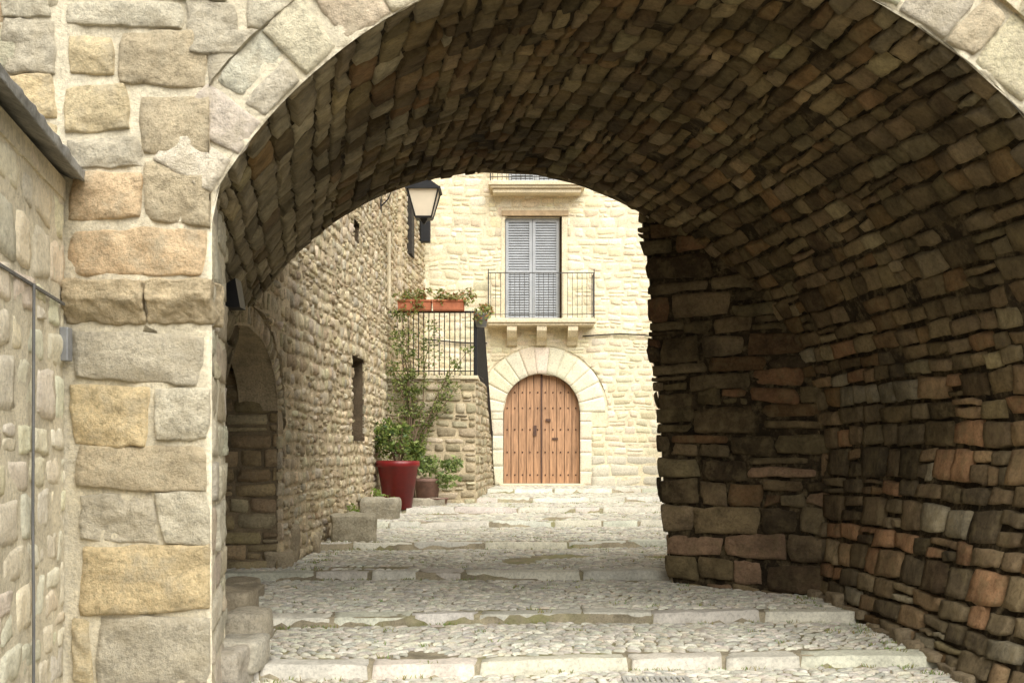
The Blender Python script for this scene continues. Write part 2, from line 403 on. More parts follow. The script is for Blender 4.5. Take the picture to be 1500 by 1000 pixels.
# =================================================================== GROUND
DS=[8.45,10.15,12.85,15.8,18.6,21.1,23.3,25.6]
RISE=.082; SL=(.83-.06-len(DS)*RISE)/20.
def off(x,i): return .07*x+.10*np.sin(x*.8+i*1.7)+.03*np.sin(x*2.9+i)
def zg(x,d):
    z=-.035+SL*(np.maximum(d,2)-8)
    for i,s in enumerate(DS):
        z=z+RISE*np.clip((d-(s+off(x,i)))/.02,0,1)
    return z+.012*n3(x*.8,d*.8,x*0+.3)+.008*n3(x*2.3,d*2.3,x*0+6.3)
xs=np.linspace(-3.4,6.8,70)
street=empty("cobbled_street")
def streetgrid():
    bounds=[0.5]+DS+[29.2]
    V=[];nx=len(xs);cnt=0
    for i in range(len(bounds)-1):
        m=max(4,int((bounds[i+1]-bounds[i])/.2))
        for k in range(m+1):
            f=k/m
            y0=bounds[i]+(off(xs,i-1) if i>0 else 0)+.021*(i>0); y1=bounds[i+1]+(off(xs,i) if i<len(DS) else 0)-.001
            y=y0+(y1-y0)*f
            z=zg(xs,y)
            V.append(np.stack([xs,y,z],-1)); cnt+=1
    V=np.concatenate(V); idx=np.arange(cnt*nx).reshape(cnt,nx)
    q=np.stack([idx[:-1,:-1],idx[:-1,1:],idx[1:,1:],idx[1:,:-1]],-1).reshape(-1,4)
    return V,q
V,q=streetgrid(); mesh("bedding",V,q,M_dirt,street,False)
rng=R_(31); cob=[]
y=6.2
while y<28:
    w=.044 if y<14 else (.055 if y<20 else .08)
    x=-3.3+rng.uniform(0,.1); lim=5.2 if y>12 else 3.9
    while x<lim:
        l=rng.uniform(.07,.14)*(1 if y<18 else 1.2)
        cob.append((x+l/2,y+rng.uniform(-.012,.012),l,w)); x+=l
    y+=w
cob=np.array(cob)
keep=np.ones(len(cob),bool)
for i,s in enumerate(DS):
    e=cob[:,1]-(s+off(cob[:,0],i)); keep&=~((e>-.035)&(e<.30))
keep&=rng.rand(len(cob))>.03
keep&=n3(cob[:,0]*1.5,cob[:,1]*1.5,cob[:,0]*0+8)>-.8
cob=cob[keep]
N=len(cob); n=6
g=np.array([-1,-.82,-.3,.3,.82,1]); S,T=np.meshgrid(g,g,indexing='ij')
k=.6; s=S*np.sqrt(1-k*T**2/1.6); t=T*np.sqrt(1-k*S**2/1.6)
zone=np.sign(np.sin(cob[:,0]*2.1+1.3*np.floor(cob[:,1]*.8)))
ang=(n3(cob[:,0]*1.1,cob[:,1]*.9,cob[:,0]*0+5)*.5+rng.uniform(-.15,.15,N)+.42*zone)[:,None,None]
a=s*(cob[:,2]*.5*.95)[:,None,None]*rng.uniform(.85,1.1,(N,1,1)); b_=t*(cob[:,3]*.5*.88)[:,None,None]*rng.uniform(.8,1.15,(N,1,1))
X=cob[:,0,None,None]+a*np.cos(ang)-b_*np.sin(ang); Y=cob[:,1,None,None]+a*np.sin(ang)+b_*np.cos(ang)
m=np.maximum(np.abs(S),np.abs(T)); r2=(S**2+T**2)/2
H=.019*(1-r2)**.7+rng.uniform(-.005,.006,(N,1,1))-.012*(m>.99)+.004*S*rng.uniform(-1,1,(N,1,1))
Z=zg(cob[:,0],cob[:,1])[:,None,None]+H
Pc=np.stack([X,Y,Z],-1).reshape(-1,3)
idx=np.arange(n*n).reshape(n,n); q=np.stack([idx[:-1,:-1],idx[1:,:-1],idx[1:,1:],idx[:-1,1:]],-1).reshape(-1,4)
cp=pal([(.54,.51,.43),(.46,.435,.37),(.58,.555,.475),(.50,.46,.375),(.40,.385,.335)],rng,N,.12)
mesh("cobbles",Pc,(q[None]+(np.arange(N)*n*n)[:,None,None]).reshape(-1,4),M_cob,street,True,np.repeat(cp,n*n,0))
for i,s_ in enumerate(DS):
    rng=R_(50+i); x=-3.35; C=[]
    while x<5.6:
        l=rng.uniform(.45,1.3); C.append((x,0,x+l,.27+rng.uniform(-.05,.05))); x+=l
    C=np.array(C)
    def km(U,V,H,i=i,s_=s_):
        e=off(U,i); top=zg(U,s_+e+.06)
        return np.stack([U,s_+e-.012+V,top+H],-1)
    stones("kerb",C,km,M_kerb,[(.60,.57,.49),(.55,.525,.45),(.63,.60,.52)],street,60+i,gap=.005,depth=.13,bulge=.010,rough=.009,base=.012,n=16,rnd=.03,jit=.03,warp=0,tilt=.009,edge=.965,wob=2.6,br=.08)
mesh("ground",[(-250,-250,-.12),(250,-250,-.12),(250,400,-.12),(-250,400,-.12)],[(0,1,2,3)],M_earth)
b=B(); dx,dd=PX(960,0,8.15)[0],8.12; zz0=float(zg(np.array(dx),np.array(dd)))+.012
for k in range(11): b.box(dx-.2+k*.04,dx-.2+k*.04+.018,dd-.1,dd+.1,zz0,zz0+.012)
b.box(dx-.23,dx+.23,dd-.13,dd-.10,zz0-.02,zz0+.014);b.box(dx-.23,dx+.23,dd+.10,dd+.13,zz0-.02,zz0+.014)
b.box(dx-.23,dx-.205,dd-.10,dd+.10,zz0-.02,zz0+.014);b.box(dx+.218,dx+.24,dd-.10,dd+.10,zz0-.02,zz0+.014)
b.obj("drain_grate",plain("worn_steel",(.4,.39,.36),.6,.2,.2))
# =================================================================== NEAR LEFT WALL
lw=empty("boundary_wall")
lm,ll=line((-2.70+.18*5.5,1.5),(-2.705,6.985),1)
backing("mortar",0,ll,-.2,3.22,lm,M_facm,lw,.1,h=.006,amp=.008)
stones("wall_stones",cells(0,ll,0,3.2,(.18,.34),(.25,.6),R_(71)),lm,M_bw,[(.80,.74,.59),(.77,.71,.57),(.80,.72,.54),(.73,.67,.54)],lw,72,gap=.014,bulge=.014,rough=.012,base=.006,n=9,jit=.03,rnd=.18,tilt=.004,br=.06)
b=B()
def strip(b,h0,h1,z0,z1,zz0,zz1):
    v=[]
    for u in np.linspace(0,ll,12):
        for h,z in ((h0,z0),(h1,z1),(h1,zz1),(h0,zz0)):
            p=lm(np.array(u),np.array(z),np.array(h)); v.append(tuple(p))
    f=[(4*i+k,4*i+(k+1)%4,4*i+4+(k+1)%4,4*i+4+k) for i in range(11) for k in range(4)]+[(0,1,2,3),(44,47,46,45)]
    b.add(v,f)
strip(b,-.5,.14,3.50,3.20,3.56,3.27)
o=b.obj("slate_coping",M_slate,lw,.008); sd=o.modifiers.new("s",'SUBSURF'); sd.subdivision_type='SIMPLE'; sd.levels=3; sd.render_levels=3
dm=o.modifiers.new("d",'DISPLACE'); dm.texture=tx; dm.strength=.03; dm.texture_coords='GLOBAL'
b=B(); strip(b,-.5,.02,3.1,3.1,3.49,3.22); b.obj("coping_bed",M_facm,lw)
b=B(); strip(b,.015,.03,2.46,2.46,2.475,2.475)
u=ll-.94; p=lm(np.array(u),np.array(0.),np.array(.035)); b.tube([(p[0],p[1],-.1),(p[0]+.003,p[1],.7),(p[0]-.002,p[1],1.2),(p[0]+.004,p[1],2.47)],.008)
b.obj("conduit",plain("dull_conduit",(.14,.14,.14),.7,.2),lw)
b=B(); p=lm(np.array(ll-.06),np.array(0.),np.array(.03)); b.box(p[0]-.02,p[0]+.03,p[1]-.05,p[1]+.03,2.13,2.33); b.obj("junction_box",M_grey,lw,.006)
def blockstone(name,c,sx,sy,sz,seed,col,rz=0,parent=None,mat=None,amp=.06):
    k=11
    g=np.linspace(-1,1,k); V=[];Fq=[]
    for ax in range(3):
        for sg in (-1,1):
            o=len(V)
            for a in g:
                for bb in g:
                    p=[0,0,0];p[ax]=sg;p[(ax+1)%3]=a;p[(ax+2)%3]=bb;V.append(p)
            for i in range(k-1):
                for j in range(k-1): Fq.append([o+i*k+j,o+(i+1)*k+j,o+(i+1)*k+j+1,o+i*k+j+1])
    V=np.array(V,float); r=(np.abs(V)**9).sum(1)**(1/9.); V=V/r[:,None]
    V*=np.array([sx,sy,sz])/2
    nn=V/np.linalg.norm(V,axis=1)[:,None]
    V=V+nn*(amp*vn(V*4+seed*3.1)+amp*.4*vn(V*11+seed))[:,None]
    ca,sa=math.cos(rz),math.sin(rz)
    V=np.stack([V[:,0]*ca-V[:,1]*sa,V[:,0]*sa+V[:,1]*ca,V[:,2]],-1)+np.array(c)
    return mesh(name,V,np.array(Fq),mat or M_wal,parent,True,np.repeat(np.array([col]),len(V),0))
def gz(x,d): return float(zg(np.array(float(x)),np.array(float(d))))
foot=empty("stone_footing")
for k,(xp,yp,w,h,dd,col) in enumerate([(352,985,.36,.24,8.3,(.56,.52,.43)),(366,935,.32,.28,9.4,(.56,.50,.39)),(330,985,.3,.3,8.0,(.55,.5,.42)),(352,850,.34,.16,11.8,(.48,.41,.3)),(345,870,.5,.14,11.4,(.44,.38,.28)),(340,900,.4,.25,10.3,(.48,.41,.3))]):
    x=(xp-750)/F*dd; blockstone("block_%d"%k,(x,dd,gz(x,dd)+h/2-.02),w,.5,h,k,col,0,foot,amp=.03)
# =================================================================== LEFT BUILDING
lb=empty("stone_rowhouse")
LA=(-2.735,10.4);LB=(-2.44,24.7)
wm,wl=line(LA,LB,1)
def U2(xp):
    t=(xp-750)/F; k=(LB[0]-LA[0])/(LB[1]-LA[1]); d=(LA[0]-k*LA[1])/(t-k); return (d-LA[1])*wl/(LB[1]-LA[1]),d
aU=1.45
ac=archhole(aU,1.42,2.05,ry=.82)
w0,dw0=U2(515);w1,dw1=U2(533); wz0,wz1=1.75,E+(659-516)/F*dw0*.98
wc=recthole(w0,w1,wz0,wz1)
h0,_=U2(517);h1,_=U2(524); hc=recthole(h0,h1+.1,5.0,5.35)
lc=chain(ac,wc,hc)
backing("wall_mortar",-.2,wl,-.2,9.5,wm,M_walm,lb,.11,lc)
LPAL=[(.68,.58,.40),(.60,.50,.33),(.74,.64,.46),(.50,.40,.26),(.72,.60,.40),(.63,.55,.42)]
ac2=archhole(aU,1.42+.22,2.05,ry=.82+.24)
stones("wall_stones",cells(-.15,wl,.02,9.4,(.09,.22),(.11,.30),R_(81),.25),wm,M_wal,LPAL,lb,82,gap=.011,depth=.03,bulge=.026,rough=.016,base=.008,n=6,rnd=.40,jit=.045,warp=.05,wsc=1.1,clip=chain(ac2,wc,hc),tilt=.012,br=.2)
C=[];th=.0;rng=R_(83)
while th<math.pi:
    w=rng.uniform(.06,.1); C.append((th*2,0,min(th+w,math.pi)*2,.23+rng.uniform(-.02,.03))); th+=w
stones("opening_voussoirs",C,lambda U,V,H: wm(aU+(1.42+V)*np.cos(U/2),2.05+(.82+V)*np.sin(U/2),H),M_wal,LPAL,lb,84,gap=.012,bulge=.02,n=6,rnd=.2,warp=0,jit=.01,base=.012)
stones("opening_quoins",cells(aU+1.42,aU+1.64,.1,2.05,(.12,.3),(.3,.4),R_(85)),wm,M_wal,LPAL,lb,88,gap=.01,bulge=.02,n=7,rnd=.15,warp=0,jit=.01,base=.012)
ju=aU+1.42; jp=wm(np.array(ju),np.array(0.),np.array(0.))
backing("opening_jamb_mortar",-6,float(jp[0]),-.1,3.2,planeY(float(jp[1])+.03),M_rev,lb,.1)
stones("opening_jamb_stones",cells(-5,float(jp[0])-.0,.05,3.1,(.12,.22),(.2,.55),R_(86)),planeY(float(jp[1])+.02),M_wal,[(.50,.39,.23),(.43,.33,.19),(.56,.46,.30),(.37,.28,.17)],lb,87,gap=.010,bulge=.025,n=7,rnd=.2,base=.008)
b=B(); b.box(-6,-2.75,9.9,10.0,-.2,3.3); b.box(-6.1,-6,9.9,13.4,-.2,3.3); 
b.obj("opening_room",M_walm,lb)
V=[];rr=24
for k in range(rr+1):
    th=math.pi*k/rr
    for h in (0,-.45):
        V.append(tuple(wm(np.array(aU+1.42*math.cos(th)),np.array(2.05+.82*math.sin(th)),np.array(float(h)))))
mesh("opening_soffit",V,[(2*k,2*k+1,2*k+3,2*k+2) for k in range(rr)],M_walm,lb,True)
mesh("room_ceiling",[(-6,9.9,3.0),(-3.1,9.9,3.0),(-3.1,13.4,3.0),(-6,13.4,3.0)],[(0,1,2,3)],M_rev,lb)
def quadbox(wmap,u0,u1,z0,z1,dep,name,par,matr,matb):
    g=lambda u,z,h: tuple(wmap(np.array(float(u)),np.array(float(z)),np.array(float(h))))
    V=[g(u0,z0,0),g(u1,z0,0),g(u1,z1,0),g(u0,z1,0),g(u0,z0,-dep),g(u1,z0,-dep),g(u1,z1,-dep),g(u0,z1,-dep)]
    mesh(name+"_reveal",V,[(0,1,5,4),(1,2,6,5),(2,3,7,6),(3,0,4,7)],matr,par)
    mesh(name+"_back",V[4:],[(0,1,2,3)],matb,par)
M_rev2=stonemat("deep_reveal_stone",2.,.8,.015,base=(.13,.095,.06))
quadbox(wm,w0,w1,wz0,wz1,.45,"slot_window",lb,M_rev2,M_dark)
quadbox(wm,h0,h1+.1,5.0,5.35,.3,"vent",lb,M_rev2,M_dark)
b=B(); u,_=U2(566); p=wm(np.array(u),np.array(0.),np.array(.05)); b.tube([(p[0],p[1],4.4),(p[0],p[1],5.9)],.045)
b.obj("drainpipe",M_trim,lb)
b=B(); b.box(-6,-2.45,24.6,24.75,-.2,9.4); b.box(-6.1,-2.4,10.2,24.75,9.5,9.65); b.box(-6.1,-6,13.4,24.7,-.2,9.5); b.obj("roof",M_roof,lb)
sb=empty("corner_house")
SA=(-2.34,24.72);SB=(-2.12,28.0)
sm,sl=line(SA,SB,1)
backing("wall_mortar",0,sl,0,10,sm,M_walm,sb,.15)
stones("wall_stones",cells(0,sl,.5,9.9,(.1,.2),(.15,.4),R_(91)),sm,M_wal,LPAL,sb,92,gap=.012,bulge=.035,n=6,rnd=.3,base=.008)
s2=planeY(24.72); backing("end_mortar",-4,-2.34,0,10,s2,M_walm,sb,.2)
stones("end_stones",cells(-2.6,-2.34,.5,9.9,(.15,.3),(.2,.35),R_(93)),s2,M_wal,LPAL,sb,94,gap=.012,bulge=.02,n=6,rnd=.15)
b=B(); b.box(-6,-2.1,24.7,28.2,10,10.15); b.obj("roof",M_roof,sb)
b=B(); p=sm(np.array(1.0),np.array(0.),np.array(.02)); b.box(p[0]-.05,p[0]+.06,p[1]-.35,p[1]+.35,5.9,7.2); b.obj("window_shutter",M_dark,sb)
b=B(); x,y,z=PX(623,338,27.2); b.box(x-.12,x+.12,y-.1,y+.1,z-.28,z+.28); b.box(x-.35,x-.1,y-.02,y+.02,z+.2,z+.24)
b.obj("loudspeaker",M_iron,None,.02)
# =================================================================== HOUSE
hs=empty("stone_house"); HD=28.; hm=planeY(HD); K=F/HD
HX=lambda xp:(xp-750)/K
HZ=lambda yp:E+(659-yp)/K
dcx=HX(793.5); dr=.925; dzs=HZ(547)-.925
dcl=archhole(dcx,dr,dzs)
ringo=1.60
def doorclip(U,V):
    U,V=archhole(dcx,ringo,dzs,dzs-.35)(U,V); return archhole(dcx,dr+.28,dzs)(U,V)
wx0,wx1,wz0,wz1=HX(740),HX(823),HZ(470),HZ(316)
ux0,ux1,uz0,uz1=HX(745),HX(826),7.9,10.3
hw=recthole(wx0,wx1,wz0,wz1);hu=recthole(ux0,ux1,uz0,uz1)
hwS=recthole(wx0-.10,wx1+.14,wz0-.1,wz1+.2)
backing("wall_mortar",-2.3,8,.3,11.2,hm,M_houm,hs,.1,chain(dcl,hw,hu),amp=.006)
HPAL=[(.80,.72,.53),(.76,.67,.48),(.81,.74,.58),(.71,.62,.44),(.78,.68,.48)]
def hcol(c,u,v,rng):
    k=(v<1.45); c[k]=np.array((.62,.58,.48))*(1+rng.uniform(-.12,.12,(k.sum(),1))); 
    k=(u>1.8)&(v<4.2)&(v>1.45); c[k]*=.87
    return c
CH=np.concatenate([cells(-2.3,8,.72,1.45,(.22,.3),(.35,.8),R_(101),.1),cells(-2.3,8,1.45,11.1,(.12,.28),(.18,.50),R_(102),.25)])
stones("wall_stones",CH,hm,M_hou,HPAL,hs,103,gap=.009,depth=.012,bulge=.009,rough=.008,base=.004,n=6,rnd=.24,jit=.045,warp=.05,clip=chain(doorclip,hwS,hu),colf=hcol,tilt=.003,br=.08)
rng=R_(104);C=[];nv=13
for k in range(nv):
    C.append((k*math.pi/nv*1.3,dr,(k+1)*math.pi/nv*1.3,ringo-.01+rng.uniform(-.06,.0)))
stones("door_voussoirs",C,lambda U,V,H: hm(dcx+V*np.cos(U/1.3),dzs+V*np.sin(U/1.3),H),M_hou,[(.78,.71,.56),(.77,.70,.54),(.79,.72,.58)],hs,105,gap=.0015,bulge=.002,rough=.003,base=.010,n=8,rnd=.0,jit=.003,warp=0,edge=.992,tilt=.0008,br=.025,depth=.006,wob=.3)
C=[]
for x0 in (dcx-dr-.28,dcx+dr):
    z=.75
    while z<dzs-.05:
        h=rng.uniform(.3,.5); C.append((x0,z,x0+.28,min(z+h,dzs))); z+=h
stones("door_jambs",C,hm,M_hou,[(.78,.71,.56),(.74,.67,.52)],hs,106,gap=.002,bulge=.002,rough=.003,base=.010,n=8,rnd=.0,jit=.003,warp=0,edge=.985,br=.03,depth=.006,tilt=.001)
V=[];pts=[(dcx+dr,.6)]+[(dcx+dr*math.cos(t),dzs+dr*math.sin(t)) for t in np.linspace(0,math.pi,30)]+[(dcx-dr,.6)]
for x,z in pts: V+=[(x,HD-.02,z),(x,HD+.3,z)]
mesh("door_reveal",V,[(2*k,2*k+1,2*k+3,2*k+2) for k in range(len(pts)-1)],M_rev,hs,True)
b=B(); dz0=.80; npk=10
for k in range(npk):
    x0=dcx-dr+2*dr*k/npk+.007; x1=dcx-dr+2*dr*(k+1)/npk-.007
    if k==4: x1-=.01
    if k==5: x0+=.01
    xsn=np.linspace(x0,x1,5); top=[dzs+math.sqrt(max(dr**2-(x-dcx)**2,0.0)) for x in xsn]
    fr=[(x0,dz0)]+[(x1,dz0)]+[(x,z) for x,z in zip(xsn[::-1],top[::-1])]; m_=len(fr); yy=HD+.19+.012*(k%2)*.5
    v=[(x,yy,z) for x,z in fr]+[(x,yy+.05,z) for x,z in fr]
    b.add(v,[tuple(range(m_))]+[(i,(i+1)%m_,m_+(i+1)%m_,m_+i) for i in range(m_)])
b.obj("door_planks",M_wood,hs)
b=B(); b.box(dcx-dr,dcx+dr,HD+.26,HD+.28,.6,dzs+dr+.05); b.obj("door_backing",M_dark,hs)
b=B()
for zr in (1.0,1.55,2.1,2.62,3.0):
    for k in range(npk):
        x=dcx-dr+2*dr*(k+.5)/npk
        if abs(x-dcx)<math.sqrt(max(dr**2-max(zr-dzs,0)**2,0))-.06:
            b.lathe((x,HD+.185,zr),[(0.001,.022),(.016,.012),(.020,0),(.016,-.012),(.001,-.022)],8)
b.box(dcx-.02,dcx+.02,HD+.155,HD+.19,.82,dzs+dr-.04)
b.box(dcx+.1,dcx+.22,HD+.15,HD+.19,2.3,2.36); b.box(dcx-.2,dcx-.12,HD+.16,HD+.19,1.95,2.2); b.box(dcx+.26,dcx+.4,HD+.16,HD+.19,1.85,1.9)
b.obj("door_ironwork",plain("rust_iron",(.10,.055,.04),.7,.3),hs)
b=B(); b.box(dcx-dr-.1,dcx+dr+.1,HD-.22,HD+.2,.6,.795); b.obj("door_sill",M_trim,hs,.02)
def shutters(x0,x1,z0,z1,name):
    b=B(); yd=HD+.10
    mid=(x0+x1)/2
    for a,c in ((x0+.01,mid-.006),(mid+.006,x1-.01)):
        b.box(a,a+.07,yd,yd+.05,z0,z1); b.box(c-.07,c,yd,yd+.05,z0,z1)
        for zc in (z0,z0+(z1-z0)*.46,z1-.09): b.box(a+.07,c-.07,yd+.002,yd+.048,zc,zc+.09)
        zc=z0+.1
        while zc<z1-.1:
            v=[(a+.07,yd+.008,zc),(c-.07,yd+.008,zc),(c-.07,yd+.042,zc+.05),(a+.07,yd+.042,zc+.05),(a+.07,yd+.016,zc-.004),(c-.07,yd+.016,zc-.004),(c-.07,yd+.05,zc+.046),(a+.07,yd+.05,zc+.046)]
            b.add(v,[(0,1,2,3),(7,6,5,4),(0,4,5,1),(3,2,6,7)]); zc+=.062
    b.obj(name,M_shut,hs)
    b2=B(); b2.box(x0,x1,yd+.07,yd+.09,z0,z1); b2.obj(name+"_back",M_shut,hs)
    V=[(x0,HD-.02,z0),(x1,HD-.02,z0),(x1,HD-.02,z1),(x0,HD-.02,z1)]; V+=[(x,HD+.25,z) for x,_,z in V]
    mesh(name+"_reveal",V,[(0,1,5,4),(1,2,6,5),(2,3,7,6),(3,0,4,7)],M_trim,hs)
shutters(wx0,wx1-.05,wz0,wz1-.04,"window_shutters"); shutters(ux0,ux1,uz0,uz1,"upper_shutters")
b=B(); b.box(wx0-.08,wx1+.16,HD-.05,HD+.1,wz1-.01,wz1+.12); b.obj("window_lintel",plain("lintel",(.42,.31,.19),.8),hs,.01)
b=B(); b.box(wx0-.10,wx0-.002,HD-.012,HD+.1,wz0,wz1-.012); b.box(wx1+.002,wx1+.14,HD-.012,HD+.1,wz0,wz1-.012); b.obj("window_frame",M_houm,hs,.01)
def balcony(x0,x1,zs,zr,pj,name,corb,belly=0):
    b=B(); b.box(x0,x1,HD-pj,HD+.05,zs-.10,zs); b.box(x0+.04,x1-.04,HD-pj+.05,HD+.05,zs-.16,zs-.101)
    if not corb: b.box(x0+.1,x1-.1,HD-pj+.12,HD+.05,zs-.26,zs-.161)
    for c in corb:
        pr=[(0,-.16),(-pj*.85,-.16),(-pj*.85,-.28),(-pj*.6,-.42),(-pj*.3,-.48),(-.1,-.60),(0,-.60)]
        v=[(c+s*.12,HD+y+.0,zs+z) for s in (-1,1) for y,z in pr]; m_=len(pr)
        b.add(v,[tuple(range(m_)),tuple(range(m_,2*m_))[::-1]]+[(i,(i+1)%m_,m_+(i+1)%m_,m_+i) for i in range(m_)])
    b.obj(name+"_slab",M_trim,hs,.015)
    b=B(); yf=HD-pj+.06
    b.box(x0+.03,x1-.03,yf-.014,yf+.014,zr-.02,zr); b.box(x0+.03,x1-.03,yf-.008,yf+.008,zs+.09,zs+.105)
    for xx in (x0+.05,x1-.05):
        b.box(xx-.01,xx+.01,yf,HD,zr-.018,zr-.002); b.box(xx-.01,xx+.01,yf,HD,zs+.092,zs+.104); b.box(xx-.012,xx+.012,yf-.022,yf+.02,zs,zr+.08)
        for k in range(1,5): b.box(xx-.006,xx+.006,yf+k*pj/5-.006,yf+k*pj/5+.006,zs+.1,zr-.02)
    nb=int((x1-x0)/.115)
    for k in range(nb):
        x=x0+.05+(x1-x0-.1)*(k+.5)/nb
        if belly: b.tube([(x,yf-belly*math.sin(math.pi*min(1,f*1.5))**1,zs+.02+(zr-zs-.04)*f) for f in np.linspace(0,1,8)],.009,5)
        else: b.box(x-.006,x+.006,yf-.006,yf+.006,zs+.02,zr-.02)
    b.obj(name+"_railing",plain("weathered_iron",(.07,.065,.06),.6,.4),hs)
balcony(HX(713),HX(871),HZ(470),HZ(404),.6,"balcony",[HX(750),HX(793),HX(838)])
balcony(HX(716),HX(856),HZ(272),HZ(272)+1.05,.55,"upper_balcony",[],.12)
b=B()
pts=[(x,HD-.06,HZ(500)+.05*math.sin(x*2)) for x in np.linspace(-2.1,-.6,8)]; b.tube(pts,.018)
pts=[(x,HD-.06,HZ(491)+.03*math.sin(x*3)) for x in np.linspace(1.7,7.5,14)]; b.tube(pts,.018)
b.obj("cable",M_dark,hs)
b=B(); b.box(-2.4,8.1,27.4,29.5,11.2,11.4); b.box(8.0,8.1,28.05,34,0,11.2); b.box(-2.4,8.1,28.6,28.7,.2,11.2); b.obj("roof",M_roof,hs)
rb=empty("side_house")
rmm,rml=line((5.3,12.7),(5.5,28),-1)
backing("wall_mortar",0,rml,0,4.0,rmm,M_walm,rb,.25)
stones("wall_stones",cells(0,rml,.2,3.9,(.16,.3),(.25,.6),R_(111)),rmm,M_wal,LPAL,rb,112,gap=.015,bulge=.03,n=6,rnd=.3)
b=B(); b.box(5.2,8,12.9,28,4.0,4.15); b.obj("roof",M_roof,rb)
# =================================================================== STAIR + LANDING
st=empty("stone_staircase")
LZ=E+(659-550)/F*23; LX=-.72
stm=planeY(23.); backing("front_mortar",-2.5,LX,.2,LZ-.05,stm,M_walm,st,.1)
SPAL=[(.54,.46,.32),(.47,.40,.27),(.60,.52,.37),(.40,.34,.23)]
stones("front_stones",cells(-2.5,LX,.5,LZ-.06,(.12,.24),(.2,.5),R_(121)),stm,M_wal,SPAL,st,122,gap=.012,bulge=.035,n=7,rnd=.25,base=.01)
sdm,sdl=line((LX,23.),(-.44,27.5),1)
def ztop(U): return np.where(U<2.2,LZ-.05,LZ-.05-(U-2.2)*1.0)
def sclip(U,V): return U,np.minimum(V,ztop(U))
backing("side_mortar",0,sdl,.2,LZ,sdm,M_walm,st,.1,sclip)
stones("side_stones",cells(0,sdl,.6,LZ-.06,(.12,.24),(.2,.5),R_(123)),sdm,M_wal,SPAL,st,124,gap=.012,bulge=.03,n=7,rnd=.25,base=.01,clip=sclip)
b=B(); b.box(-2.5,LX+.05,22.94,25.2,LZ-.07,LZ)
for k in range(12):
    z=LZ-.19*(k+1); yy=25.2+k*.195; xr=LX+.28*(yy-23)/4.5
    if z>.8: b.box(-1.75,xr,yy,yy+.215,z-.19,z)
b.obj("landing_and_steps",M_trim,st,.01)
b=B(); RT=E+(659-457)/F*23
fx=np.linspace(-2.16,LX,15)
for x in fx: b.tube([(x,22.99,LZ),(x,22.99,RT)],.010,5)
b.box(-2.45,LX+.02,22.97,23.01,RT-.02,RT+.02); b.box(-2.45,LX+.02,22.98,23.0,LZ+.08,LZ+.1)
b.box(LX-.02,LX+.03,22.96,23.02,LZ-.0,RT+.06)
U_=np.linspace(.1,sdl,44); top=[];bot=[]
for u in U_:
    p=sdm(np.array(u),np.array(0.),np.array(-.04)); zt=float(np.where(u<2.2,RT,RT-(u-2.2)*1.02)); zl=float(ztop(np.array(u)))+.07
    top.append((p[0],p[1],zt)); bot.append((p[0],p[1],zl+.04)); b.tube([(p[0],p[1],max(zl-.05,.8)),(p[0],p[1],zt)],.013,5)
b.tube(top,.022);b.tube(bot,.012)
p=top[-1]; b.tube([(p[0],p[1],.75),(p[0],p[1],p[2]+.08)],.03)
b.obj("railing",M_iron,st)
# =================================================================== PLANTERS, POTS, PLANTS
def leaves(name,cs,n,size,parent,seed,cols=((.12,.19,.035),(.20,.27,.06),(.07,.12,.03),(.28,.33,.09)),flat=.4):
    rng=R_(seed)
    P=[]
    tot=sum(c[6] if len(c)>6 else 1 for c in cs)
    for c in cs:
        m=int(n*(c[6] if len(c)>6 else 1)/tot)
        d=rng.normal(size=(m,3)); d/=np.linalg.norm(d,axis=1)[:,None]; r=rng.rand(m,1)**.45
        q=d*r*np.array(c[3:6])+np.array(c[:3]); q=q+.06*np.stack([vn(q*6+1),vn(q*6+20),vn(q*6+40)],-1)
        P.append(q)
    P=np.concatenate(P); keep=vn(P*5+seed)>-.35; P=P[keep]; m=len(P)
    a=rng.normal(size=(m,3)); a/=np.linalg.norm(a,axis=1)[:,None]; t=rng.normal(size=(m,3)); t[:,2]*=flat; bb=np.cross(a,t); bb/=np.linalg.norm(bb,axis=1)[:,None]+1e-9
    s=size*rng.uniform(.6,1.4,(m,1))
    fold=np.cross(a,bb)*s*.18
    V=np.stack([P-a*s,P+bb*s*.42+fold,P+a*s,P-bb*s*.42+fold],1)
    cc=np.array(cols)[rng.randint(0,len(cols),m)]*rng.uniform(.7,1.3,(m,1))
    return mesh(name,V.reshape(-1,3),np.arange(4*m).reshape(m,4),M_leaf,parent,False,np.repeat(cc,4,0))
def pot(parent,name,c,rt,rb_,h,mat):
    b=B(); b.lathe(c,[(0.001,0),(rb_,0),(rb_+(rt-rb_)*.85,h*.86),(rt*1.0,h*.87),(rt*1.04,h*.9),(rt*1.04,h*.99),(rt*.98,h),(rt*.9,h),(rt*.86,h*.9),(0.001,h*.9)],36)
    return b.obj(name,mat,parent,0,True)
p1=empty("potted_shrub"); dd=21.2; x=(583-750)/F*dd; z=gz(x,dd)+.0
pot(p1,"red_pot",(x,dd,z),.385,.25,.88,M_red)
b=B(); rng=R_(130)
for k in range(16):
    a=rng.rand()*6.28; b.tube([(x,dd,z+.7),(x+.12*math.cos(a),dd+.12*math.sin(a),z+1.05),(x+.35*math.cos(a),dd+.3*math.sin(a),z+1.3+.2*rng.rand())],[.012,.009,.004],5)
b.obj("stems",M_stem,p1)
leaves("leaves",[(x-.08,dd,z+1.18,.42,.35,.25),(x-.2,dd,z+1.38,.3,.3,.24),(x+.25,dd,z+1.08,.28,.3,.18,.6),(x+.1,dd,z+1.4,.2,.2,.2,.3)],1900,.045,p1,131)
p2=empty("potted_bush"); dd2=22.3; x2=(626-750)/F*dd2; z2=gz(x2,dd2)
pot(p2,"clay_pot",(x2,dd2,z2),.25,.19,.52,M_pot)
